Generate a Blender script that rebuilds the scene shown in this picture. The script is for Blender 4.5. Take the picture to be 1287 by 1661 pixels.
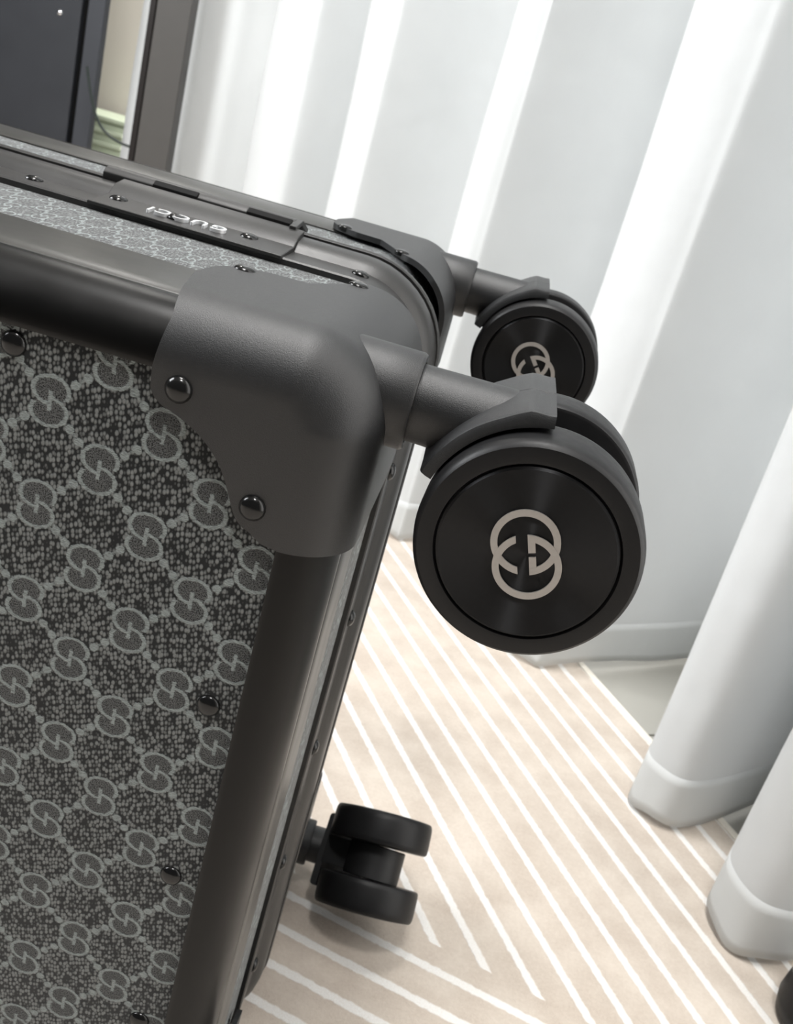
import bpy, bmesh, math, random
from mathutils import Vector, Matrix
random.seed(7)
PI = math.pi
H = 0.4185                      # camera height above the floor tiles (metres)
def P(u, v, w):                # case coordinates: u along the case, v down, w away from camera
    return Vector((u, w, H - v))

for o in list(bpy.data.objects):
    bpy.data.objects.remove(o)
scn = bpy.context.scene
COL = scn.collection

# ------------------------------------------------------------------ camera
cd = bpy.data.cameras.new('camera'); cam = bpy.data.objects.new('camera', cd); COL.objects.link(cam)
cd.sensor_fit = 'VERTICAL'; cd.sensor_height = 24.0; cd.lens = 24.0 * 1573.217 / 1661.0
cd.clip_start = 0.01
RU = (0.9574, 0.2866, -0.0343); RV = (-0.2534, 0.8915, 0.3756); RW = (0.1382, -0.3509, 0.9261)
right = Vector((RU[0], RW[0], -RV[0])).normalized()
back = -Vector((RU[2], RW[2], -RV[2])).normalized()
up = back.cross(right).normalized(); right = up.cross(back)
m = Matrix.Identity(4)
for i in range(3):
    m[i][0] = right[i]; m[i][1] = up[i]; m[i][2] = back[i]
m.translation = P(0, 0, 0)
cam.matrix_world = m
cd.dof.use_dof = True; cd.dof.focus_distance = 0.232; cd.dof.aperture_fstop = 30
scn.camera = cam

# ------------------------------------------------------------------ world, lights, exposure
wd = bpy.data.worlds.new('world'); scn.world = wd; wd.use_nodes = True
wd.node_tree.nodes['Background'].inputs[0].default_value = (0.93, 0.97, 1.0, 1)
wd.node_tree.nodes['Background'].inputs[1].default_value = 0.07
def area(name, loc, target, sx, sy, power, col=(1, 1, 1)):
    ld = bpy.data.lights.new(name, 'AREA'); ld.shape = 'RECTANGLE'; ld.size = sx; ld.size_y = sy
    ld.energy = power; ld.color = col
    o = bpy.data.objects.new(name, ld); COL.objects.link(o); o.location = loc
    o.rotation_euler = (Vector(target) - Vector(loc)).to_track_quat('-Z', 'Y').to_euler()
    return o
area('ceiling_light', P(-0.30, -1.8, 0.52), P(-0.05, 0.3, 0.6), 0.5, 0.4, 31, (1, 0.985, 0.965))
area('curtain_fill', P(-1.30, -0.62, 0.34), P(0.3, 0.15, 0.65), 0.7, 0.6, 27, (0.96, 0.98, 1))  # added fill from the left to brighten the curtain folds, not a room lamp
area('front_ceiling_light', P(-0.05, -1.8, -0.45), P(0.1, 0.3, 0.4), 0.3, 0.3, 20, (1, 0.985, 0.965))
area('back_gap_fill', P(-0.95, -1.7, 2.5), P(-0.95, 0.3, 2.5), 0.5, 0.3, 34, (1, 0.98, 0.94))  # added unseen fill that brightens the board and box in the gap
area('window_daylight', (0.258, 1.073, 1.22), (-0.608, 0.573, 1.22), 3.2, 2.2, 52, (1.0, 0.985, 0.97))
scn.view_settings.view_transform = 'Standard'; scn.view_settings.look = 'None'
scn.view_settings.exposure = 0.0; scn.view_settings.gamma = 1.0
scn.view_settings.use_curve_mapping = False

# ------------------------------------------------------------------ node helpers
class X:
    def __init__(s, nt, sock): s.nt = nt; s.k = sock
def _op(nt, op, *a, clamp=False):
    n = nt.nodes.new('ShaderNodeMath'); n.operation = op; n.use_clamp = clamp
    for i, v in enumerate(a):
        if isinstance(v, X): nt.links.new(v.k, n.inputs[i])
        else: n.inputs[i].default_value = v
    return X(nt, n.outputs[0])
for nm, op in dict(add='ADD', sub='SUBTRACT', mul='MULTIPLY', truediv='DIVIDE').items():
    setattr(X, '__%s__' % nm, (lambda op: lambda a, b: _op(a.nt, op, a, b))(op))
    setattr(X, '__r%s__' % nm, (lambda op: lambda a, b: _op(a.nt, op, b, a))(op))
def fabs(a): return _op(a.nt, 'ABSOLUTE', a)
def fround(a): return _op(a.nt, 'ROUND', a)
def fsqrt(a): return _op(a.nt, 'SQRT', a)
def fmax(a, b): return _op(a.nt, 'MAXIMUM', a, b)
def fmin(a, b): return _op(a.nt, 'MINIMUM', a, b)
def gt(a, b): return _op(a.nt, 'GREATER_THAN', a, b)
def soft(a, edge, width):      # 1 where a < edge, soft over width
    return _op(a.nt, 'ADD', (edge - a) * (1.0 / width), 0.5, clamp=True)
def mixc(nt, fac, a, b):
    n = nt.nodes.new('ShaderNodeMix'); n.data_type = 'RGBA'
    if isinstance(fac, X): nt.links.new(fac.k, n.inputs[0])
    else: n.inputs[0].default_value = fac
    for i, v in ((6, a), (7, b)):
        if isinstance(v, X): nt.links.new(v.k, n.inputs[i])
        else: n.inputs[i].default_value = (*v, 1)
    return X(nt, n.outputs[2])
def noise(nt, vec, scale, detail=2, rough=0.5, stretch=None):
    if stretch:
        mp = nt.nodes.new('ShaderNodeMapping'); mp.inputs['Scale'].default_value = stretch[0]
        mp.inputs['Rotation'].default_value = stretch[1]
        nt.links.new(vec, mp.inputs[0]); vec = mp.outputs[0]
    n = nt.nodes.new('ShaderNodeTexNoise'); n.inputs['Scale'].default_value = scale
    n.inputs['Detail'].default_value = detail; n.inputs['Roughness'].default_value = rough
    nt.links.new(vec, n.inputs['Vector']); return X(nt, n.outputs['Fac'])
def newmat(name):
    M = bpy.data.materials.new(name); M.use_nodes = True
    return M, M.node_tree, M.node_tree.nodes['Principled BSDF']
def bump(nt, bs, h, dist, strength=1.0):
    b = nt.nodes.new('ShaderNodeBump'); b.inputs['Distance'].default_value = dist
    b.inputs['Strength'].default_value = strength
    nt.links.new(h.k, b.inputs['Height']); nt.links.new(b.outputs[0], bs.inputs['Normal'])
def objco(nt): return nt.nodes.new('ShaderNodeTexCoord').outputs['Object']
def simple(name, col, rough=0.5, metal=0.0, spec=0.5, grain=None, var=0.0, coat=0.0, varscale=60):
    M, nt, bs = newmat(name)
    bs.inputs['Base Color'].default_value = (*col, 1); bs.inputs['Roughness'].default_value = rough
    bs.inputs['Metallic'].default_value = metal; bs.inputs['Specular IOR Level'].default_value = spec
    bs.inputs['Coat Weight'].default_value = coat
    co = objco(nt)
    if var:
        nz = noise(nt, co, varscale, 4)
        c = mixc(nt, nz, tuple(x * (1 - var) for x in col), tuple(min(1, x * (1 + var)) for x in col))
        nt.links.new(c.k, bs.inputs['Base Color'])
        r = nz * 0.16 + (rough - 0.08); nt.links.new(r.k, bs.inputs['Roughness'])
    if grain:
        bump(nt, bs, noise(nt, co, grain[0], 2), grain[1])
    return M

# woven monogram canvas -------------------------------------------------
def canvas_mat():
    M, nt, bs = newmat('monogram_canvas')
    uv = nt.nodes.new('ShaderNodeTexCoord').outputs['UV']
    nd = nt.nodes.new('ShaderNodeTexNoise'); nd.inputs['Scale'].default_value = 1.1; nd.inputs['Detail'].default_value = 2.5
    nt.links.new(uv, nd.inputs['Vector'])
    off = nt.nodes.new('ShaderNodeVectorMath'); off.operation = 'MULTIPLY_ADD'
    nt.links.new(nd.outputs['Color'], off.inputs[0]); off.inputs[1].default_value = (0.9, 0.9, 0); nt.links.new(uv, off.inputs[2])
    sp = nt.nodes.new('ShaderNodeSeparateXYZ'); nt.links.new(off.outputs[0], sp.inputs[0])
    x = X(nt, sp.outputs[0]) - 0.45; y = X(nt, sp.outputs[1]) - 0.45
    A, B = 14.45, 13.85
    a = (x - (-81.15)) * (1 / A); b = (y - 98.85) * (1 / B)
    p = (a + b) * 0.5; q = (a - b) * 0.5
    p = p - fround(p); q = q - fround(q)
    dx = (p + q) * A; dy = (p - q) * B
    def ell(dx, dy, cx, cy, ra, rb):
        ex = (dx - cx) * (1 / ra); ey = (dy - cy) * (1 / rb)
        return fsqrt(ex * ex + ey * ey)
    e1 = ell(dx, dy, 0, -2.75, 4.55, 3.55); e2 = ell(dx, dy, 0, 2.75, 4.55, 3.55)
    r1 = soft(fabs(e1 - 1.0), 0.135, 0.10); r2 = soft(fabs(e2 - 1.0), 0.135, 0.10)
    k1 = fmax(gt(-1.2, dy) if False else _op(nt, 'LESS_THAN', dy, -0.9), _op(nt, 'LESS_THAN', dx, 0.3))
    k2 = fmax(gt(dy, 0.9), gt(dx, -0.3))
    bar = soft(fmax(fabs(dx) - 0.55, fabs(dy) - 2.6), 0.0, 0.35)
    rings = fmax(fmax(r1 * k1, r2 * k2), bar)
    inside = fmax(soft(e1, 1.0, 0.1), soft(e2, 1.0, 0.1))
    L = 20.0
    def dot(p, q):
        ex = (fabs(p) - 0.405) * L; ey = q * L
        return soft(fsqrt(ex * ex + ey * ey), 1.25, 0.5)
    dots = fmax(dot(p, q), dot(q, p))
    link = fmax(soft(fmax(fabs(q) * L - 0.45, 0.31 - fabs(p)), 0, .4), soft(fmax(fabs(p) * L - 0.45, 0.31 - fabs(q)), 0, .4))
    motif = fmax(rings, fmax(dots, link * 0.7))
    # twill ground: elongated yarn beads
    mp = nt.nodes.new('ShaderNodeMapping'); mp.inputs['Scale'].default_value = (1.02, 0.66, 1); mp.inputs['Rotation'].default_value = (0, 0, 0.25)
    nt.links.new(uv, mp.inputs[0])
    vo = nt.nodes.new('ShaderNodeTexVoronoi'); vo.inputs['Scale'].default_value = 1.0; vo.inputs['Randomness'].default_value = 0.60
    nt.links.new(mp.outputs[0], vo.inputs['Vector'])
    bead = soft(X(nt, vo.outputs['Distance']), 0.45, 0.30)
    n1 = noise(nt, uv, 1.6, 3, 0.6)
    bead = bead * (n1 * 0.8 + 0.5)
    # fine mottled weave inside the motif
    n2 = noise(nt, uv, 2.6, 4, 0.85)
    mott = _op(nt, 'ADD', (n2 - 0.5) * 8.0, 0.30, clamp=True) * 0.85
    # satin threads of the motif, streaked across
    st = noise(nt, uv, 1.0, 3, 0.7, ((0.7, 4.0, 1), (0, 0, -0.18)))
    streak = _op(nt, 'ADD', (st - 0.5) * 3.4, 0.66, clamp=True)
    g = bead * (1.0 - inside) + mott * inside
    c1 = mixc(nt, g, (0.007, 0.008, 0.009), (0.190, 0.202, 0.200))
    c2 = mixc(nt, streak, (0.085, 0.098, 0.100), (0.315, 0.355, 0.350))
    fuzz = noise(nt, uv, 1.0, 3, 0.7, ((0.8, 5.0, 1), (0, 0, -0.18)))
    edge = _op(nt, 'ADD', motif * 1.5, (fuzz - 0.5) * 2.0 - 0.42, clamp=True)
    c = mixc(nt, edge, c1, c2)
    nt.links.new(c.k, bs.inputs['Base Color'])
    bs.inputs['Roughness'].default_value = 0.75
    bs.inputs['Specular IOR Level'].default_value = 0.25
    bs.inputs['Sheen Weight'].default_value = 0.35; bs.inputs['Sheen Roughness'].default_value = 0.4
    h = fmax(g * 0.6, motif * (0.6 + 0.4 * streak))
    bump(nt, bs, h, 0.00035, 0.9)
    return M

def carpet_mat():
    M, nt, bs = newmat('striped_carpet')
    co = objco(nt)
    nd = nt.nodes.new('ShaderNodeTexNoise'); nd.inputs['Scale'].default_value = 260; nd.inputs['Detail'].default_value = 3
    nt.links.new(co, nd.inputs['Vector'])
    off = nt.nodes.new('ShaderNodeVectorMath'); off.operation = 'MULTIPLY_ADD'
    nt.links.new(nd.outputs['Color'], off.inputs[0]); off.inputs[1].default_value = (0.0022, 0.0022, 0); nt.links.new(co, off.inputs[2])
    sp = nt.nodes.new('ShaderNodeSeparateXYZ'); nt.links.new(off.outputs[0], sp.inputs[0])
    u = X(nt, sp.outputs[0]) - 0.0011; w = X(nt, sp.outputs[1]) - 0.0011
    th = math.radians(-60.2); n = (-math.sin(th), math.cos(th))
    s = u * n[0] + w * n[1]
    SA = CARPET['sp']; f = (s - CARPET['offA']) * (1 / SA); f = fabs(f - fround(f)) * SA
    la = soft(f, 0.0026, 0.0009)
    th2 = math.radians(-13.0); n2 = (-math.sin(th2), math.cos(th2))
    t = u * n2[0] + w * n2[1]
    fb = (t - CARPET['offB']) * (1 / CARPET['spB']); fb = fabs(fb - fround(fb)) * CARPET['spB']
    lb = soft(fb, 0.0026, 0.0009)
    region = gt(t, CARPET['offB'] + 0.017)
    white = la * region + lb * (1.0 - region)
    n1 = noise(nt, co, 420, 4, 0.7); n3 = noise(nt, co, 28, 3, 0.6); n5 = noise(nt, co, 1400, 2, 0.6)
    base = mixc(nt, _op(nt, 'ADD', (n3 - 0.5) * 2.4 + (n1 - 0.5) * 1.3, 0.5, clamp=True), (0.46, 0.392, 0.335), (0.62, 0.555, 0.487))
    c = mixc(nt, white, base, (0.83, 0.83, 0.82))
    c = mixc(nt, _op(nt, 'ADD', (n5 - 0.5) * 1.2, 0.25, clamp=True), c, (0.62, 0.55, 0.47))
    nt.links.new(c.k, bs.inputs['Base Color']); bs.inputs['Roughness'].default_value = 0.95
    bs.inputs['Specular IOR Level'].default_value = 0.1
    bump(nt, bs, n1 + n5 * 0.6 + white * 0.6, 0.0008, 0.7)
    return M

def curtain_mat(name='curtain_cloth', col=(0.80, 0.815, 0.82)):
    M, nt, bs = newmat(name)
    co = objco(nt)
    n3 = noise(nt, co, 9, 3, 0.6)
    c = mixc(nt, n3, tuple(x * 0.95 for x in col), tuple(min(1, x * 1.03) for x in col))
    nt.links.new(c.k, bs.inputs['Base Color']); bs.inputs['Roughness'].default_value = 0.85
    bs.inputs['Specular IOR Level'].default_value = 0.2; bs.inputs['Sheen Weight'].default_value = 0.15
    h = noise(nt, co, 16, 3, 0.5) * 3.0 + noise(nt, co, 900, 2, 0.6) * 0.12
    bump(nt, bs, h, 0.0012, 0.6)
    tr = nt.nodes.new('ShaderNodeBsdfTranslucent'); nt.links.new(c.k, tr.inputs[0])
    mx = nt.nodes.new('ShaderNodeMixShader'); mx.inputs[0].default_value = 0.35
    nt.links.new(bs.outputs[0], mx.inputs[1]); nt.links.new(tr.outputs[0], mx.inputs[2])
    nt.links.new(mx.outputs[0], nt.nodes['Material Output'].inputs[0])
    return M

def cap_mat():
    M, nt, bs = newmat('spun_black_metal')
    bs.inputs['Base Color'].default_value = (0.032, 0.0325, 0.034, 1); bs.inputs['Metallic'].default_value = 1.0
    bs.inputs['Roughness'].default_value = 0.36; bs.inputs['Anisotropic'].default_value = 0.96; bs.inputs['Anisotropic Rotation'].default_value = 0.25
    tg = nt.nodes.new('ShaderNodeTangent'); tg.direction_type = 'RADIAL'; tg.axis = 'Y'
    nt.links.new(tg.outputs[0], bs.inputs['Tangent'])
    n1 = noise(nt, objco(nt), 900, 3, 0.7)
    r = n1 * 0.20 + 0.40; nt.links.new(r.k, bs.inputs['Roughness'])
    return M

K = 0.4185 / 0.415
CARPET = dict(sp=0.02372 * K, offA=0.3705 * K, spB=0.0235 * K, offB=0.4115 * K)
def _offs():
    th = math.radians(-60.2); n = (-math.sin(th), math.cos(th))
    pts = [((0.1385, 0.6756), (0.2115, 0.5420)), ((0.1157, .6635), (.2075, .5058)), ((.095, .6525), (.2029, .4645)), ((.0747, .6418), (.1983, .4229)),
           ((.0549, .6314), (.1834, .409)), ((.0512, .5878), (.1608, .4008)), ((.0571, .5339), (.1339, .4086)), ((.0625, .4841), (.1039, .4194))]
    s = [sum(n[0] * a[0] + n[1] * a[1] for a in pr) / 2 * K for pr in pts]
    k = len(s); xm = (k - 1) / 2; sm = sum(s) / k
    slope = sum((i - xm) * (s[i] - sm) for i in range(k)) / sum((i - xm) ** 2 for i in range(k))
    th2 = math.radians(-13.0); n2 = (-math.sin(th2), math.cos(th2))
    q = [((.0453, .4117), (.1293, .3894)), ((-.0092, .3969), (.0934, .3764)), ((-.0096, .3729), (.0542, .3621)), ((-.0118, .3488), (.0133, .3473))]
    t = [sum(n2[0] * a[0] + n2[1] * a[1] for a in pr) / 2 * K for pr in q]
    CARPET.update(sp=-slope, offA=sm - slope * xm, spB=(t[0] - t[3]) / 3, offB=t[0])
_offs()

MAT = dict(
    lettermetal=simple('bright_lettering', (0.86, 0.87, 0.88), 0.35, 0.6, 0.5),
    canvas=canvas_mat(), carpet=carpet_mat(), curtain=curtain_mat(), cap=cap_mat(),
    hem=curtain_mat('hem_cloth', (0.82, 0.835, 0.83)),
    alu=simple('black_anodised_aluminium', (0.002, 0.0019, 0.0018), 0.34, 0.0, 0.20, var=0.25),
    trim=simple('satin_black_trim', (0.022, 0.0215, 0.019), 0.36, 0.0, 0.6, var=0.2),
    frame=simple('black_frame_aluminium', (0.020, 0.0195, 0.019), 0.38, 0.1, 0.45, grain=(2600, 0.00004), var=0.2),
    guard=simple('matte_black_plastic', (0.010, 0.0104, 0.0112), 0.46, 0.0, 0.60, grain=(4200, 0.00007), var=0.12, varscale=2500),
    tyre=simple('black_rubber', (0.0055, 0.0055, 0.006), 0.46, 0.0, 0.28, grain=(3000, 0.00002), var=0.12, varscale=400),
    dark=simple('black_housing', (0.006, 0.006, 0.0065), 0.5, 0.0, 0.35),
    rivet=simple('glossy_black_rivet', (0.018, 0.018, 0.018), 0.16, 0.6, 0.6),
    logo=simple('brushed_nickel', (0.36, 0.34, 0.32), 0.42, 0.5, 0.5, var=0.12, varscale=700),
    chrome=simple('chrome', (0.85, 0.86, 0.88), 0.12, 1.0, 0.5),
    lining=simple('seam_black', (0.004, 0.004, 0.004), 0.8, 0.0, 0.2),
    tile=simple('beige_floor_tile', (0.38, 0.37, 0.335), 0.45, 0.0, 0.4, var=0.08, varscale=8),
    wall=simple('painted_wall', (0.74, 0.72, 0.68), 0.9, 0.0, 0.2, var=0.03, varscale=3),
    binding=simple('carpet_binding', (0.80, 0.76, 0.68), 0.9, 0.0, 0.1, grain=(400, 0.0006)),
    navy=simple('charcoal_laminate', (0.035, 0.038, 0.045), 0.45, 0.0, 0.4, var=0.12, varscale=20),
    navy_edge=simple('charcoal_edge', (0.052, 0.056, 0.066), 0.45, 0.0, 0.4),
    post=simple('dark_taupe_metal', (0.075, 0.071, 0.067), 0.5, 0.0, 0.4, var=0.06),
    postdark=simple('near_black_brown', (0.012, 0.009, 0.008), 0.5, 0.0, 0.3),
    green=simple('pale_green_plastic', (0.50, 0.56, 0.43), 0.5, 0.0, 0.4, var=0.05),
    cream=simple('cream_panel', (0.66, 0.62, 0.55), 0.7, 0.0, 0.3, var=0.04, varscale=6),
    cable=simple('dark_green_cable', (0.02, 0.03, 0.025), 0.5),
    ceil=simple('ceiling_paint', (0.8, 0.8, 0.79), 0.9, 0.0, 0.2),
)

# ------------------------------------------------------------------ mesh helpers
def link(name, verts, faces, mat, parent=None, smooth=True, uvs=None, angle=35, solid=None, bev=None, sub=0, loc=None):
    me = bpy.data.meshes.new(name); me.from_pydata([tuple(v) for v in verts], [], faces); me.update()
    bm = bmesh.new(); bm.from_mesh(me)
    if uvs is not None:
        bm.verts.ensure_lookup_table(); lay = bm.loops.layers.uv.new('UVMap')
        for f in bm.faces:
            for l in f.loops: l[lay].uv = uvs[l.vert.index]
    if solid is None: bmesh.ops.recalc_face_normals(bm, faces=bm.faces)
    bm.to_mesh(me); bm.free()
    if smooth:
        for p in me.polygons: p.use_smooth = True
        if angle: me.set_sharp_from_angle(angle=math.radians(angle))
    if mat: me.materials.append(MAT[mat])
    o = bpy.data.objects.new(name, me); COL.objects.link(o)
    if parent: o.parent = parent
    if loc is not None: o.location = loc
    if solid:
        s = o.modifiers.new('s', 'SOLIDIFY'); s.thickness = solid; s.offset = -1
    if bev:
        b = o.modifiers.new('b', 'BEVEL'); b.width = bev; b.segments = 3; b.limit_method = 'ANGLE'; b.angle_limit = math.radians(40)
        b.harden_normals = True
    if sub:
        s = o.modifiers.new('u', 'SUBSURF'); s.levels = sub; s.render_levels = sub
    return o
def box_vf(a, b):
    (x0, y0, z0), (x1, y1, z1) = a, b
    v = [(x0, y0, z0), (x1, y0, z0), (x1, y1, z0), (x0, y1, z0), (x0, y0, z1), (x1, y0, z1), (x1, y1, z1), (x0, y1, z1)]
    f = [(0, 3, 2, 1), (4, 5, 6, 7), (0, 1, 5, 4), (1, 2, 6, 5), (2, 3, 7, 6), (3, 0, 4, 7)]
    return v, f
def box(name, a, b, mat, parent=None, bev=0.0008):
    lo = tuple(min(p, q) for p, q in zip(a, b)); hi = tuple(max(p, q) for p, q in zip(a, b))
    v, f = box_vf(lo, hi); return link(name, v, f, mat, parent, bev=bev, smooth=bool(bev), angle=30)
def lathe(prof, seg=72, axis='Y', arc=None):     # prof: (r, a) pairs; closed surface of revolution about axis
    V, F = [], []
    n = len(prof)
    for j in range(seg):
        t = 2 * PI * j / seg
        for r, a in prof:
            c, s = r * math.cos(t), r * math.sin(t)
            V.append({'Y': (c, a, s), 'X': (a, c, s), 'Z': (c, s, a)}[axis])
    for j in range(seg):
        k = (j + 1) % seg
        for i in range(n - 1):
            F.append((j * n + i, j * n + i + 1, k * n + i + 1, k * n + i))
    for i, (r, a) in ((0, prof[0]), (n - 1, prof[-1])):
        if r > 1e-6: F.append(tuple(j * n + i for j in range(seg)))
    return V, F
def clean(o, d=1e-6):
    bm = bmesh.new(); bm.from_mesh(o.data); bmesh.ops.remove_doubles(bm, verts=bm.verts, dist=d)
    bmesh.ops.recalc_face_normals(bm, faces=bm.faces); bm.to_mesh(o.data); bm.free()
    return o
def empty(name, loc=(0, 0, 0), rot=(0, 0, 0), parent=None):
    o = bpy.data.objects.new(name, None); COL.objects.link(o); o.location = loc; o.rotation_euler = rot
    o.empty_display_size = 0.02
    if parent: o.parent = parent
    return o
def tag(o, label=None, cat=None, group=None, kind=None):
    if label: o['label'] = label
    if cat: o['category'] = cat
    if group: o['group'] = group
    if kind: o['kind'] = kind
    return o

# ------------------------------------------------------------------ room shell
ND = Vector((0.866, 0.5)); WD = Vector((0.5, -0.866))      # normal and run of the curtain wall, in (u, w)
def quadbox(name, pts, z0, z1, mat, parent=None, bev=None):  # vertical prism over a (u, w) polygon
    n = len(pts)
    V = [(p[0], p[1], z0) for p in pts] + [(p[0], p[1], z1) for p in pts]
    F = [tuple(range(n))[::-1], tuple(range(n, 2 * n))] + [(i, (i + 1) % n, n + (i + 1) % n, n + i) for i in range(n)]
    return link(name, V, F, mat, parent, bev=bev, smooth=bool(bev), angle=30)
def onwall(s, off): return tuple(ND * off + WD * s)
FLOOR = -0.008
fl = tag(quadbox('floor', [(-3, -1.5), (2.2, -1.5), (2.2, 3.2), (-3, 3.2)], -0.05, FLOOR, 'tile'), kind='structure')
# floor tiles seen beside the carpet, each with its joint
edge = 0.5465 * K
sj = -0.51
for i, (a, b) in enumerate(((-2.2, -1.11), (-1.107, sj - 0.001), (sj + 0.001, 0.09), (0.092, 0.7))):
    quadbox('tile', [onwall(a, edge - 0.1), onwall(b, edge - 0.1), onwall(b, 0.79), onwall(a, 0.79)], FLOOR, -0.003, 'tile', fl, bev=0.0008)
WO = 0.80
tag(quadbox('wall_right', [onwall(-2.9, WO), onwall(2.2, WO), onwall(2.2, WO + .1), onwall(-2.9, WO + .1)], -0.05, 2.5, 'wall'), kind='structure')
tag(quadbox('wall_back', [(-3, 3.1), (1.0, 3.1), (1.0, 3.2), (-3, 3.2)], -0.05, 2.5, 'wall'), kind='structure')
tag(quadbox('ceiling', [(-3, -1.5), (2.2, -1.5), (2.2, 3.2), (-3, 3.2)], 2.5, 2.55, 'ceil'), kind='structure')
cp = quadbox('carpet', [onwall(-2.2, edge), onwall(1.2, edge), onwall(1.2, -1.6), onwall(-2.2, -1.6)], FLOOR, 0.0, 'carpet', bev=None)
tag(cp, 'beige carpet with thin white diagonal stripes running into a chevron, under the suitcase', 'carpet')
quadbox('edge_binding', [onwall(-2.2, edge - 0.0032), onwall(1.2, edge - 0.0032), onwall(1.2, edge + 0.0032), onwall(-2.2, edge + 0.0032)], FLOOR, 0.0016, 'binding', cp, bev=0.0008)

# ------------------------------------------------------------------ suitcase
case = empty('suitcase', P(-0.28, 0.4245, 0.34))
tag(case, 'grey monogram canvas suitcase with black metal edges, lying on its long side', 'suitcase')
bpy.context.view_layer.update()
OFF = -case.location
VT, VB, UE, U0, WF, WMID = 0.0545, 0.4028, -0.0193, -0.56, 0.214, 0.340
RC, RF = 0.027, 0.0145
def mirw(w): return 2 * WMID - w
def part(name, V, F, mat, parent=None, **k):
    """V in world space; object placed under the suitcase (or a part at identity under it)"""
    V = [Vector(v) + OFF for v in V]
    return link(name, V, F, mat, parent or case, **k)
def ring(inset, n=12, RC=RC):            # perimeter points (u, v) clockwise from top-left, plus arc length
    r = max(RC - inset, 0.0005); pts = []
    cs = [((UE - RC), (VT + RC), -90), ((UE - RC), (VB - RC), 0), ((U0 + RC), (VB - RC), 90), ((U0 + RC), (VT + RC), 180)]
    for cu, cv, a0 in cs:
        for i in range(n + 1):
            a = math.radians(a0 + 90 * i / n); pts.append((cu + r * math.cos(a), cv + r * math.sin(a)))
    return pts
def sweep(name, sec, mat, closed=False, uv=False, parent=None, rc=RC, **k):
    rings = [ring(s[0], RC=rc) for s in sec]; n = len(rings[0]); V, F, UVs = [], [], []
    base = ring(0); L = [0.0]
    for i in range(1, n): L.append(L[-1] + math.dist(base[i], base[i - 1]))
    for (ins, w), rg in zip(sec, rings):
        for i, (u, v) in enumerate(rg):
            V.append(P(u, v, w)); UVs.append((L[i] * 1000, w * 1000))
    m_ = len(sec)
    for j in range(m_ if closed else m_ - 1):
        jj = (j + 1) % m_
        for i in range(n):
            ii = (i + 1) % n
            F.append((j * n + i, j * n + ii, jj * n + ii, jj * n + i))
    return part(name, V, F, mat, parent, uvs=UVs if uv else None, **k)
def dome(r, h):
    return [(0, h), (r * .35, h * .96), (r * .65, h * .78), (r * .88, h * .45), (r, h * .08), (r, 0), (r, -0.0012), (0, -0.0012)]
_rv = {}
def rivet(parent, pos, nrm, r=0.0033, h=0.0017, name='rivet'):
    key = (r, h)
    if key not in _rv:
        V, F = lathe(dome(r, h), 20, 'Z'); o = clean(link('rivet', V, F, 'rivet', angle=50)); _rv[key] = o.data
        bpy.data.objects.remove(o)
    o = bpy.data.objects.new(name, _rv[key]); COL.objects.link(o); o.parent = parent
    o.location = Vector(pos) + OFF
    o.rotation_euler = Vector(nrm).to_track_quat('Z', 'Y').to_euler()
    return o

for side in (0, 1):
    W_ = (lambda w: w) if side == 0 else mirw
    # flat fabric panel
    rg = ring(RF - 0.0006, 10); n = len(rg)
    V = [P(u, v, W_(WF)) for u, v in rg] + [P(u, v, W_(WF + 0.002)) for u, v in rg]
    F = [tuple(range(n)), tuple(range(n, 2 * n))[::-1]] + [(i, (i + 1) % n, n + (i + 1) % n, n + i) for i in range(n)]
    pan = part('fabric_panel', V, F, 'canvas', uvs=[(u * 1000, v * 1000) for u, v in rg] * 2, smooth=False)
    # rivets around the panel
    sgn = -1 if side == 0 else 1
    pos = [(-0.042, 0.0953 + 0.0602 * k) for k in range(1, 4)] + [(-0.0642 - 0.0419 - 0.06 * k, 0.0736) for k in range(7)] + \
          [(-0.0642 - 0.0419 - 0.06 * k, VB - 0.019) for k in range(7)] + [(U0 + 0.023, 0.1555 + 0.0602 * k) for k in range(3)]
    for u, v in pos: rivet(pan, P(u, v, W_(WF)), (0, sgn, 0))
    # rounded edge tube
    sec = []
    for i in range(13):
        a = math.radians(90 * i / 12)
        sec.append((RF - 0.0016 - (RF - 0.0016) * math.sin(a) , W_(WF - 0.0016 + (RF + 0.0008) * (1 - math.cos(a)))))
    sec = [(RF, W_(WF + 0.001)), (RF, W_(WF - 0.0012)), (RF - 0.0007, W_(WF - 0.0016))] + sec + [(0.0003, W_(WF + RF - 0.0003)), (0.0012, W_(WF + RF - 0.0001)), (0.0012, W_(WF + RF + 0.001))]
    sweep('edge_tube', sec, 'alu', angle=50, rc=0.048)
    # flat trim beside the tube
    sec = [(0.0015, W_(WF + RF + 0.0003)), (0.0004, W_(WF + RF + 0.0006)), (0.0, W_(WF + RF + 0.0012)), (-0.0002, W_(WF + RF + 0.008)), (0.0, W_(0.2615)), (0.0004, W_(0.2622)), (0.0014, W_(0.2622))]
    sweep('edge_trim', sec, 'trim', angle=50)
    # side canvas
    sweep('side_canvas', [(0.0010, W_(0.228)), (0.0010, W_(0.325))], 'canvas', uv=True)
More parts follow.
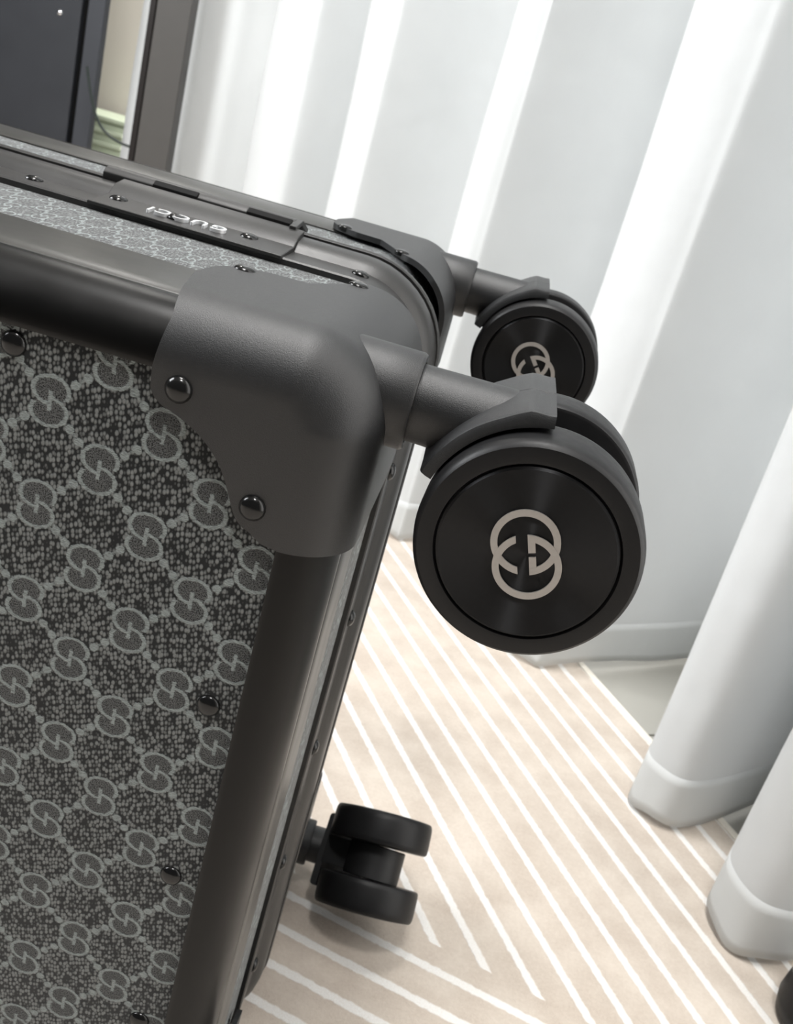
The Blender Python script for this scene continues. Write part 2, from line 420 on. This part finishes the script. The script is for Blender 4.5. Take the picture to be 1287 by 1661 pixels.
# meeting frames
near = [(0.002, 0.311), (-0.0008, 0.311), (-0.0013, 0.3116), (-0.0015, 0.3262), (-0.0028, 0.3278), (-0.0046, 0.3300), (-0.0053, 0.334), (-0.0056, 0.3372), (-0.0052, 0.3382), (-0.001, 0.3382), (0.002, 0.3382)]
far = [(0.002, 0.3412), (-0.001, 0.3412), (-0.0058, 0.3412), (-0.0063, 0.3420), (-0.0062, 0.3450), (-0.0054, 0.3475), (-0.0042, 0.3510), (-0.0024, 0.3550), (-0.0018, 0.3685), (-0.0012, 0.369), (0.002, 0.369)]
fr1 = sweep('frame_rail', near, 'frame', angle=38); fr2 = sweep('frame_rail', far, 'frame', angle=38)
sweep('frame_gasket', [(0.001, 0.337), (-0.0035, 0.337), (-0.0035, 0.343), (0.001, 0.343)], 'lining')
for u in (-0.0446, -0.158, -0.22, -0.28, -0.34, -0.40, -0.46, -0.52): rivet(fr1, P(u, VT - 0.0015, 0.3205), (0, 0, 1), 0.0030, 0.0012)
for u in (-0.0425, -0.1625, -0.2225, -0.2825, -0.3425, -0.4025, -0.4625): rivet(fr2, P(u, VT - 0.0020, 0.3610), (0, 0, 1), 0.0030, 0.0012)
for k in range(6):
    v = 0.116 + 0.0605 * k
    if v < VB - 0.03:
        rivet(fr1, P(UE + 0.0015, v, 0.3205), (1, 0, 0), 0.0032, 0.0018)
        rivet(fr2, P(UE + 0.0020, v, 0.3610), (1, 0, 0), 0.0030, 0.0012)

# corner guards ---------------------------------------------------------
def lerp(a, b, t): return a + (b - a) * t
def interp(tab, x):
    if x <= tab[0][0]: return tab[0][1]
    for (x0, y0), (x1, y1) in zip(tab, tab[1:]):
        if x <= x1:
            t = (x - x0) / (x1 - x0); return lerp(y0, y1, t)
    return tab[-1][1]
def sm(t): t = max(0, min(1, t)); return t * t * (3 - 2 * t)
GT = 0.0030
def guard_mesh():
    """grid in true case coordinates of the near upper corner (u, v, w)"""
    top, endu, R = VT - GT, UE + GT, 0.0225
    C = (endu - R, top + R)
    NA, NC, NE, NI, NFi, NW = 22, 24, 20, 14, 14, 18
    cols = []
    inner_pts = [(0.0, (-0.0680, 0.0768)), (0.10, (-0.0650, 0.0776)), (0.22, (-0.0612, 0.0792)), (0.34, (-0.0570, 0.0814)), (0.50, (-0.0515, 0.0866)), (0.64, (-0.0480, 0.0930)), (0.76, (-0.0459, 0.0980)), (0.88, (-0.0438, 0.1006)), (1.0, (-0.0405, 0.1020))]
    # smooth the inner outline
    def inner(t):
        acc = [0, 0]; ws = 0
        for d in (-0.05, -0.025, 0, 0.025, 0.05):
            x = min(1, max(0, t + d)); acc[0] += interp([(a, b[0]) for a, b in inner_pts], x); acc[1] += interp([(a, b[1]) for a, b in inner_pts], x); ws += 1
        return acc[0] / ws, acc[1] / ws
    path = []
    for i in range(NA): path.append(('a', i / NA))
    for i in range(NC + 1): path.append(('c', i / NC))
    for i in range(1, NE + 1): path.append(('e', i / NE))
    N = len(path); first = []
    for idx, (kind, k) in enumerate(path):
        T = idx / (N - 1)
        if kind == 'a': pu, pv, nu, nv = lerp(-0.0735, C[0], k), top, 0, -1
        elif kind == 'c':
            a = math.radians(-90 + 90 * k); pu, pv, nu, nv = C[0] + R * math.cos(a), C[1] + R * math.sin(a), math.cos(a), math.sin(a)
        else: pu, pv, nu, nv = endu, lerp(C[1], 0.1040, k), 1, 0
        cc = math.sin(k * PI) if kind == 'c' else 0
        rf = 0.0165 + 0.0025 * sm(cc)
        wf = WF - GT
        wend = interp([(0, 0.268), (0.08, 0.2715), (0.20, 0.2725), (0.27, 0.285), (0.34, 0.2975), (0.50, 0.3020), (1.0, 0.3010)], T)
        inn = inner(T)
        col = []
        fs = (pu - nu * rf, pv - nv * rf)
        for i in range(NI): t = i / NI; col.append([lerp(inn[0], fs[0], t), lerp(inn[1], fs[1], t), wf])
        for i in range(NFi + 1):
            b = math.radians(90 * i / NFi)
            col.append([pu - nu * rf * (1 - math.sin(b)), pv - nv * rf * (1 - math.sin(b)), wf + rf * (1 - math.cos(b))])
        for i in range(1, NW + 1): col.append([pu, pv, lerp(wf + rf, wend, i / NW)])
        # shape of the arm ends
        if kind == 'a':
            M_ = len(col)
            for j, c_ in enumerate(col):
                s = j / (M_ - 1)
                us = interp([(0, -0.0672), (0.05, -0.0695), (0.12, -0.0709), (0.30, -0.0713), (0.45, -0.0700), (0.6, -0.0722), (0.78, -0.0758), (0.9, -0.0752), (0.96, -0.073), (1.0, -0.0690)], s)
                if k == 0: first.append(c_[0])
                c_[0] += (us - first[j]) * (1 - k) ** 1.5
        if kind == 'e':
            M_ = len(col)
            for j, c_ in enumerate(col):
                s = j / (M_ - 1)
                ve = interp([(0, 0.0), (0.12, 0.0012), (0.5, 0.0), (0.85, -0.0005), (0.94, -0.003), (1.0, -0.010)], s)
                c_[1] += ve * k
        cols.append(col)
    return cols
gcols = guard_mesh()
# socket for the castor stem, a short sleeve growing out of the guard
VS, WS, XS = 0.0662, 0.2375, -0.0118
def guard(mu, mv, mw):
    mpu = (lambda u: u) if not mu else (lambda u: UE + U0 - u)
    mpv = (lambda v: v) if not mv else (lambda v: VT + VB - v)
    mpw = (lambda w: w) if not mw else mirw
    V, F = [], []
    n = len(gcols[0])
    for c in gcols:
        for u, v, w in c: V.append(P(mpu(u), mpv(v), mpw(w)))
    flip = (mu + mv + mw) % 2
    for i in range(len(gcols) - 1):
        for j in range(n - 1):
            f = (i * n + j, i * n + j + 1, (i + 1) * n + j + 1, (i + 1) * n + j)
            F.append(f if flip else f[::-1])
    g = part('corner_guard', V, F, 'guard', solid=0.0022, bev=0.0005, angle=None)
    s = -1 if not mw else 1; su = 1 if not mu else -1; sz = 1 if not mv else -1
    for u, v in ((-0.0642, 0.0719), (-0.0414, 0.0953)): rivet(g, P(mpu(u), mpv(v), mpw(WF - GT)), (0, s, 0), 0.0034, 0.0020)
    for u, w in ((-0.0685, 0.2660), (-0.0402, 0.2915)): rivet(g, P(mpu(u), mpv(VT - GT), mpw(w)), (0, 0, sz), 0.0031, 0.0010)
    rivet(g, P(mpu(UE + GT), mpv(0.0925), mpw(0.2880)), (su, 0, 0), 0.0034, 0.0008)
    if not mu:
        c = P(0, mpv(VS), mpw(WS))
        V, F = lathe([(0.0, -0.040), (0.0127, -0.040), (0.0127, -0.022), (0.0127, XS - 0.0008), (0.0122, XS), (0.0106, XS), (0.0104, XS - 0.003), (0.0, XS - 0.003)], 64, 'X')
        V = [Vector(v) + Vector((0, c.y, c.z)) for v in V]
        so = clean(part('stem_socket', V, F, 'guard', g, angle=32))
        V, F = lathe([(0.0, XS - 0.0025), (0.0105, XS - 0.0025), (0.0105, XS - 0.0018), (0.0, XS - 0.0018)], 32, 'X')
        V = [Vector(v) + Vector((0, c.y, c.z)) for v in V]
    return g
for mu in (0, 1):
    for mv in (0, 1):
        for mw in (0, 1): guard(mu, mv, mw)

# lock and lettering on the near frame ------------------------------------
def prism_u(name, sec, u0, u1, mat, parent=None, bev=0.0004, **k):     # sec: (w, v) polygon, extruded along u
    n = len(sec)
    V = [P(u0, v, w) for w, v in sec] + [P(u1, v, w) for w, v in sec]
    F = [tuple(range(n)), tuple(range(n, 2 * n))[::-1]] + [(i, (i + 1) % n, n + (i + 1) % n, n + i) for i in range(n)]
    return part(name, V, F, mat, parent, bev=bev, angle=30, **k)
v0 = VT
plate = prism_u('lock_plate', [(0.3093, v0 - 0.0006), (0.3093, v0 - 0.0020), (0.3255, v0 - 0.0032), (0.3300, v0 - 0.0064), (0.3372, v0 - 0.0076), (0.3372, v0 - 0.0052), (0.3290, v0 - 0.0042), (0.3245, v0 - 0.0006)], -0.1345, -0.0690, 'frame')
tag(plate, 'dark lock plate with upside-down chrome lettering')
for u in (-0.1290, -0.1075, -0.0835): rivet(plate, P(u, v0 - 0.0028, 0.3215 if u != -0.1075 else 0.3175), (0, -0.06, 1), 0.0031, 0.0012)
bar = prism_u('latch_bar', [(0.3390, v0 - 0.0050), (0.3390, v0 - 0.0078), (0.3405, v0 - 0.0092), (0.3430, v0 - 0.0098), (0.3470, v0 - 0.0094), (0.3520, v0 - 0.0070), (0.3550, v0 - 0.0030), (0.3400, v0 - 0.0030)], -0.1430, -0.0738, 'frame')
for a, b in ((-0.1245, -0.1085), (-0.0905, -0.0745)):
    prism_u('latch_slot', [(0.3380, v0 - 0.0070), (0.3380, v0 - 0.0084), (0.3405, v0 - 0.0097), (0.3412, v0 - 0.0060)], a, b, 'lining', bar, bev=0.0002)
prism_u('latch_hook', [(0.3350, v0 - 0.0066), (0.3350, v0 - 0.0084), (0.3450, v0 - 0.0098), (0.3560, v0 - 0.0060), (0.3560, v0 - 0.0040), (0.3450, v0 - 0.0078)], -0.0742, -0.0718, 'frame', bar, bev=0.0003)
fc = bpy.data.curves.new('lettering', 'FONT'); fc.body = 'GUCCI'; fc.size = 0.0080; fc.extrude = 0.0007; fc.align_x = 'CENTER'; fc.align_y = 'CENTER'
fc.space_character = 1.15
fo = bpy.data.objects.new('lettering_tmp', fc); COL.objects.link(fo); bpy.context.view_layer.update()
lm = bpy.data.meshes.new_from_object(fo.evaluated_get(bpy.context.evaluated_depsgraph_get())); bpy.data.objects.remove(fo)
lm.materials.clear(); lm.materials.append(MAT['lettermetal'])
lt = bpy.data.objects.new('lettering', lm); COL.objects.link(lt); lt.parent = plate
lt.location = P(-0.1035, v0 - 0.0030, 0.3175) + OFF; lt.rotation_euler = (math.radians(-4), 0, PI)
lt['label'] = 'small chrome letters reading GUCCI, upside down from here'

# feet under the side that stands on the carpet
for u in (-0.12, -0.46):
    for w in (0.262, 0.418):
        V, F = lathe([(0.0, 0.0), (0.010, 0.0), (0.0115, 0.0012), (0.0105, 0.009), (0.014, H - VB + 0.0005), (0.0, H - VB + 0.0005)], 32, 'Z')
        V = [Vector(v) + Vector((u, w, 0.0002)) for v in V]
        clean(part('side_foot', V, F, 'guard', angle=35))

# casters ---------------------------------------------------------------
WC = Vector((0.0371, 0, -0.0203))          # wheel centre relative to the stem end
def emblem(rot, y):
    """two interlocked open rings with small serifs, built as flat raised metal"""
    Ro, Ri, D = 0.00820, 0.00655, 0.0031
    V, F = [], []; dy = [0.0]
    def strip(pts_o, pts_i):
        n = len(pts_o); b = len(V)
        for (x0, z0), (x1, z1) in zip(pts_o, pts_i):
            for yy in (y, y + 0.0005):
                V.append((x0, yy + dy[0], z0)); V.append((x1, yy + dy[0], z1))
        for i in range(n - 1):
            q, r = b + i * 4, b + (i + 1) * 4
            F.extend([(q, q + 1, r + 1, r), (q + 2, r + 2, r + 3, q + 3), (q, r, r + 2, q + 2), (q + 1, q + 3, r + 3, r + 1)])
        q = b + (n - 1) * 4
        F.extend([(b, b + 2, b + 3, b + 1), (q, q + 1, q + 3, q + 2)])
    gl, gr = -0.27 * Ro, 0.07 * Ro
    for sg in (1, -1):                       # ring centred at z = sg * D, opening on the side facing the other ring
        # gap on the inner side between x = gl and x = gr
        dy[0] = 0.00004 * sg
        a_l = math.acos(gl / Ro); a_r = math.acos(gr / Ro)   # angles measured from +x towards the opening side
        # sweep the long way round: from right gap edge, via right, outer side, left, to the left gap edge
        po, pi_ = [], []
        n = 72
        for i in range(n + 1):
            t = i / n
            a = lerp(a_r, a_l - 2 * PI, t)
            po.append((Ro * math.cos(a), sg * D - sg * Ro * math.sin(a))); pi_.append((Ri * math.cos(a), sg * D - sg * Ri * math.sin(a)))
        # trim inner ends to vertical cuts
        pi_[0] = (gr, sg * D - sg * math.sqrt(Ri ** 2 - gr ** 2)); pi_[-1] = (gl, sg * D - sg * math.sqrt(Ri ** 2 - gl ** 2))
        strip(po, pi_)
        dy[0] = 0.00009 * sg
        zt = sg * D - sg * math.sqrt(Ro ** 2 - gr ** 2)
        strip([(gr, zt), (gr, -sg * 0.00055)], [(gr + 0.0017, sg * D - sg * math.sqrt(Ro ** 2 - (gr + 0.0017) ** 2)), (gr + 0.0017, -sg * 0.00055)])
    c, s = math.cos(rot), math.sin(rot)
    return [(x * c - z * s, yy, x * s + z * c) for x, yy, z in V], F
def build_castor(spin, mirror_logo_back=True):
    root = empty('castor')
    # stem and curved guard as one moulded fork
    bm = bmesh.new()
    V, F = [], []
    seg = 48
    for j in range(seg):
        t = 2 * PI * j / seg; yy, zz = 0.0100 * math.cos(t), 0.0100 * math.sin(t)
        q = 0.0292 ** 2 - (zz - WC.z) ** 2
        xe = WC.x - math.sqrt(q) if q > 0 else WC.x - 0.004
        xe = min(xe, WC.x - 0.012)
        V += [(-0.014, yy * .98, zz * .98), (0.0, yy, zz), (xe, yy * 1.03, zz * 1.03)]
    for j in range(seg):
        k = (j + 1) % seg
        for i in range(2): F.append((j * 3 + i, j * 3 + i + 1, k * 3 + i + 1, k * 3 + i))
    F.append(tuple(j * 3 + 2 for j in range(seg))); F.append(tuple(j * 3 for j in range(seg))[::-1])
    stem = clean(link('stem', V, F, 'guard', root, angle=40))
    V, F = [], []
    NA = 36; ys = [-0.0190, -0.0182, -0.010, 0.0, 0.0, 0.010, 0.0190, 0.0198]
    def ro(y, a):                           # outer radius with a slight ridge, thicker near the flat tip
        base = 0.0326 + 0.0008 * (1 - min(1, abs(y) / 0.019))
        return base - (0.0006 if abs(y) > 0.0185 else 0)
    yl = [-0.0190, -0.0184, -0.0172, -0.009, -0.0004, 0.0, 0.0004, 0.009, 0.0188, 0.0200, 0.0206]
    dr = [-0.0016, -0.0004, 0.0, 0.0002, 0.0006, 0.0001, 0.0006, 0.0005, 0.0004, 0.0, -0.0016]
    for i in range(NA + 1):
        a = math.radians(lerp(97, 163, i / NA))
        sh = 0.0
        for y, d in zip(yl, dr):
            r = 0.0322 + d
            # flat tip: keep the top level with the end of the arc
            x = WC.x + r * math.cos(a) ; z = WC.z + r * math.sin(a)
            if a < math.radians(122): z = max(z, min(WC.z + r * math.sin(math.radians(100)), z + 0.0012 * sm((math.radians(122) - a) / 0.35)))
            V.append((x, y, z))
        for y in (yl[-1], 0.0, yl[0]):
            V.append((WC.x + 0.0290 * math.cos(a), y, WC.z + 0.0290 * math.sin(a)))
    n = len(yl) + 3
    for i in range(NA):
        for j in range(n):
            k = (j + 1) % n
            F.append((i * n + j, i * n + k, (i + 1) * n + k, (i + 1) * n + j))
    F.append(tuple(range(n))); F.append(tuple(NA * n + j for j in range(n))[::-1])
    mud = link('wheel_guard', V, F, 'guard', root, angle=28)
    # web and axle housing between the discs
    hub = empty('tmp'); bpy.data.objects.remove(hub)
    V, F = lathe([(0.0, -0.0090), (0.0150, -0.0090), (0.0156, -0.0084), (0.0156, 0.0084), (0.0150, 0.0090), (0.0, 0.0090)], 56, 'Y')
    V = [Vector(v) + WC for v in V]
    clean(link('axle_housing', V, F, 'dark', root, angle=35))
    a0, a1 = math.radians(108), math.radians(165)
    V, F = [], []
    for i in range(13):
        a = lerp(a0, a1, i / 12)
        for r in (0.012, 0.0295):
            for y in (-0.0075, 0.0075): V.append((WC.x + r * math.cos(a), y, WC.z + r * math.sin(a)))
    for i in range(12):
        b = i * 4
        F += [(b, b + 2, b + 6, b + 4), (b + 1, b + 5, b + 7, b + 3), (b, b + 4, b + 5, b + 1), (b + 2, b + 3, b + 7, b + 6)]
    F += [(0, 1, 3, 2), (48, 50, 51, 49)]
    link('fork_web', V, F, 'dark', root, angle=35)
    for sg in (-1, 1):
        prof = [(0.0, 0.0094), (0.0262, 0.0094), (0.0270, 0.0098), (0.0275, 0.0106), (0.0277, 0.0125), (0.0276, 0.0222), (0.0273, 0.0244), (0.0268, 0.0256), (0.0261, 0.0262), (0.0235, 0.0265), (0.0222, 0.0264), (0.0219, 0.0256), (0.0217, 0.0250), (0.0, 0.0250)]
        V, F = lathe([(r, sg * a) for r, a in prof], 96, 'Y')
        ty = clean(link('wheel', V, F, 'tyre', root, angle=30)); ty.location = WC; ty.rotation_euler = (0, 0, math.radians(-2.5))
        prof = [(0.0216, 0.0252), (0.0215, 0.0262), (0.0209, 0.0267), (0.012, 0.0265), (0.0, 0.0263)]
        V, F = lathe([(r, sg * a) for r, a in prof], 96, 'Y')
        cpn = clean(link('wheel_cap', V, F, 'cap', root, angle=30)); cpn.location = WC; cpn.rotation_euler = ty.rotation_euler
        V, F = emblem(spin, -0.0270)
        if sg > 0: V = [(-x, -y, z) for x, y, z in V]
        em = link('emblem', V, F, 'logo', root, angle=None, smooth=False); em.location = WC; em.rotation_euler = ty.rotation_euler
    return root
def mount(vs, ws, rx, spin):
    r = build_castor(spin)
    r.name = 'castor'; r.parent = case; r.location = P(XS, vs, ws) + OFF; r.rotation_euler = (rx, 0, 0)
    return r
c1 = mount(VS, WS, 0, math.radians(20)); c1['label'] = 'black twin-wheel castor nearest the camera, nickel emblem on its cap'
c2 = mount(VS, mirw(WS), 0, math.radians(38))
c3 = mount(VT + VB - VS, mirw(WS), math.radians(-131.5), 0.3)
c4 = mount(VT + VB - VS, WS, math.radians(128), 0.9)

# ------------------------------------------------------------------ curtain
def catmull(pts, n=10):
    out = []
    for i in range(len(pts) - 1):
        p0 = pts[max(i - 1, 0)]; p1 = pts[i]; p2 = pts[i + 1]; p3 = pts[min(i + 2, len(pts) - 1)]
        for k in range(n):
            t = k / n
            out.append(tuple(0.5 * ((2 * p1[j]) + (-p0[j] + p2[j]) * t + (2 * p0[j] - 5 * p1[j] + 4 * p2[j] - p3[j]) * t * t + (-p0[j] + 3 * p1[j] - 3 * p2[j] + p3[j]) * t ** 3) for j in range(2)))
    out.append(pts[-1]); return out
# plan of the folds (u, w), left far end to right near end
plan = [(-0.822, 2.05), (-0.806, 1.990), (-0.775, 1.975), (-0.73, 2.03), (-0.70, 2.0), (-0.665, 1.88), (-0.650, 1.84), (-0.615, 1.80), (-0.560, 1.77), (-0.52, 1.79), (-0.44, 1.84), (-0.36, 1.88),
        (-0.400, 1.57), (-0.412, 1.50), (-0.385, 1.462), (-0.350, 1.450), (-0.325, 1.462), (-0.255, 1.54), (-0.19, 1.62), (-0.19, 1.60),
        (-0.232, 1.33), (-0.240, 1.26), (-0.222, 1.222), (-0.200, 1.212), (-0.178, 1.224), (-0.09, 1.30), (0.0, 1.36), (0.01, 1.33),
        (-0.045, 1.06), (-0.056, 1.00), (-0.044, 0.962), (-0.030, 0.953), (-0.012, 0.960), (0.07, 1.02), (0.165, 1.08), (0.175, 1.05),
        (0.088, 0.86), (0.080, 0.815), (0.095, 0.785), (0.122, 0.772), (0.145, 0.778), (0.235, 0.840), (0.31, 0.89), (0.37, 0.87),
        (0.235, 0.675), (0.203, 0.625), (0.208, 0.602), (0.235, 0.597), (0.30, 0.650), (0.36, 0.705), (0.41, 0.70),
        (0.275, 0.565), (0.246, 0.527), (0.250, 0.497), (0.268, 0.487), (0.30, 0.500), (0.36, 0.56), (0.43, 0.62),
        (0.46, 0.58), (0.42, 0.49), (0.44, 0.44), (0.50, 0.45), (0.56, 0.52)]
pl = catmull(plan, 9)
def fold_h(i, hh):        # sideways drift of the cloth with height
    return 0.0035 * math.sin(hh * 7 + i * 0.045) * min(1, hh * 3)
def sheet(name, pl, zs, mat, parent=None, thick=0.0012, out=0.0):
    V, F = [], []; n = len(pl)
    for z in zs:
        for i, (u, w) in enumerate(pl):
            a = Vector(pl[max(i - 1, 0)]); b = Vector(pl[min(i + 1, n - 1)]); t = (b - a).normalized(); nn = Vector((t.y, -t.x))   # towards the camera side
            d = fold_h(i, z) + out
            q = Vector((u, w)) + nn * d
            V.append((q.x, q.y, z + (0.0022 * math.sin(i * 0.35) if z < 0.02 else 0)))
    for j in range(len(zs) - 1):
        for i in range(n - 1):
            F.append((j * n + i, j * n + i + 1, (j + 1) * n + i + 1, (j + 1) * n + i))
    return link(name, V, F, mat, parent, solid=thick, angle=None)
zs = [0.006, 0.02, 0.035, 0.05, 0.08, 0.12, 0.18, 0.25, 0.33, 0.42, 0.55, 0.7, 0.9, 1.2, 1.6, 2.0, 2.44]
cur = sheet('curtain', pl, zs, 'curtain')
tag(cur, 'long white curtain hanging in deep folds behind the suitcase, its hem near the carpet', 'curtain')
sheet('hem', pl, [0.0045, 0.012, 0.025, 0.038, 0.046], 'hem', cur, thick=0.0016, out=0.0002)

# ------------------------------------------------------------------ things at the back, left
def at(az, w): return az * w
# dark cabinet
Wc = 1.95
cab = empty('cabinet', (at(-0.62, Wc), Wc + 0.2, 0.0)); tag(cab, 'tall dark charcoal cabinet standing left of the gap, behind the suitcase', 'cabinet')
def sub(o, par): o.parent = par; o.location = Vector(o.location) - par.location; return o
xr = at(-0.441, Wc)
sub(box('body', (-1.75, Wc + 0.022, 0.004), (-1.085, Wc + 0.5, 1.75), 'navy_edge', bev=0.003), cab)
sub(box('door', (-1.25, Wc, 0.03), (at(-0.4645, Wc), Wc + 0.02, 1.72), 'navy', bev=0.002), cab)
sub(box('door', (-1.74, Wc, 0.03), (-1.256, Wc + 0.02, 1.72), 'navy', bev=0.002), cab)
sub(box('side_strip', (at(-0.4580, Wc), Wc - 0.002, 0.004), (xr, Wc + 0.02, 1.75), 'navy_edge', bev=0.002), cab)
sub(box('shadow_gap', (at(-0.4700, Wc), Wc + 0.014, 0.01), (at(-0.4560, Wc), Wc + 0.0215, 1.74), 'lining', bev=0), cab)
V, F = lathe(dome(0.006, 0.004), 20, 'Y'); V = [(x, -y, z) for x, y, z in V]
kb = clean(link('screw_cap', V, F, 'chrome', cab, angle=50)); kb.location = Vector((-0.9475, Wc, H - 0.0081)) - cab.location
# post
Wp = 1.70
post = empty('post', (at(-0.37, Wp), Wp + 0.03, 0.0)); tag(post, 'dark taupe upright post with a black edge, beside the left end of the curtain', 'post')
sub(box('face', (at(-0.3915, Wp), Wp, 0.002), (at(-0.357, Wp), Wp + 0.03, 2.49), 'post', bev=0.002), post)
sub(box('edge_strip', (at(-0.3985, Wp), Wp + 0.001, 0.002), (at(-0.3925, Wp), Wp + 0.03, 2.49), 'postdark', bev=0.001), post)
# cream board seen in the gap
Wb = 2.50
tag(box('board', (at(-0.50, Wb), Wb, 0.003), (at(-0.375, Wb), Wb + 0.03, 0.62), 'cream', bev=0.01), 'cream upright board seen through the gap between cabinet and post', 'board')
# pale green ribbed storage box in front of it
Wg = 2.30
gb = empty('storage_box', (at(-0.42, Wg), Wg + 0.08, 0.0)); tag(gb, 'pale green ribbed storage box low in the gap, below the cream board', 'box')
zt = H - 0.0905 * Wg
sub(box('body', (at(-0.466, Wg), Wg, 0.003), (at(-0.4045, Wg), Wg + 0.15, zt), 'green', bev=0.006), gb)
sub(box('lid', (at(-0.467, Wg), Wg - 0.008, zt), (at(-0.4035, Wg), Wg + 0.158, zt + 0.012), 'green', bev=0.004), gb)
for k in range(6):
    z = zt - 0.016 - k * 0.028
    if z > 0.02: sub(box('rib', (at(-0.4655, Wg), Wg - 0.008, z - 0.011), (at(-0.405, Wg), Wg + 0.001, z), 'green', bev=0.004), gb)
# cable
Wk = 1.90
def tube(name, pts, r, mat):
    cu = bpy.data.curves.new(name, 'CURVE'); cu.dimensions = '3D'; cu.bevel_depth = r; cu.bevel_resolution = 3
    sp = cu.splines.new('NURBS'); sp.points.add(len(pts) - 1)
    for q, p in zip(sp.points, pts): q.co = (*p, 1)
    sp.use_endpoint_u = True; sp.order_u = 4
    o = bpy.data.objects.new('t', cu); COL.objects.link(o); bpy.context.view_layer.update()
    me = bpy.data.meshes.new_from_object(o.evaluated_get(bpy.context.evaluated_depsgraph_get())); bpy.data.objects.remove(o)
    me.materials.clear(); me.materials.append(MAT[mat]); r_ = bpy.data.objects.new(name, me); COL.objects.link(r_)
    for p in me.polygons: p.use_smooth = True
    return r_
cpts = [(-0.452, 0.045), (-0.446, 0.066), (-0.440, 0.083), (-0.430, 0.098), (-0.415, 0.106), (-0.398, 0.108), (-0.388, 0.107)]
tag(tube('cable', [P(a * Wk, b * Wk, Wk) for a, b in cpts], 0.0025, 'cable'), 'thin dark cable sagging across the gap between cabinet and post', 'cable')

# ------------------------------------------------------------------ dark foot at lower right
fx = empty('stand_foot', (0.302, 0.452, 0.0)); tag(fx, 'black rounded foot with a pale metal strip at the lower right corner, on the carpet', 'foot')
V, F = lathe([(0.0, 0.001), (0.022, 0.001), (0.026, 0.004), (0.0275, 0.012), (0.026, 0.030), (0.022, 0.044), (0.014, 0.052), (0.0, 0.053)], 48, 'Z')
clean(link('base', V, F, 'tyre', fx, angle=50)); 
V, F = lathe([(0.0, 0.050), (0.0125, 0.050), (0.0125, 0.30), (0.0, 0.30)], 32, 'Z'); clean(link('pole', V, F, 'chrome', fx, angle=40))
V, F = lathe([(0.0262, 0.030), (0.0268, 0.031), (0.0262, 0.0325), (0.0255, 0.0320)], 48, 'Z'); link('trim_ring', V, F, 'binding', fx, angle=40)
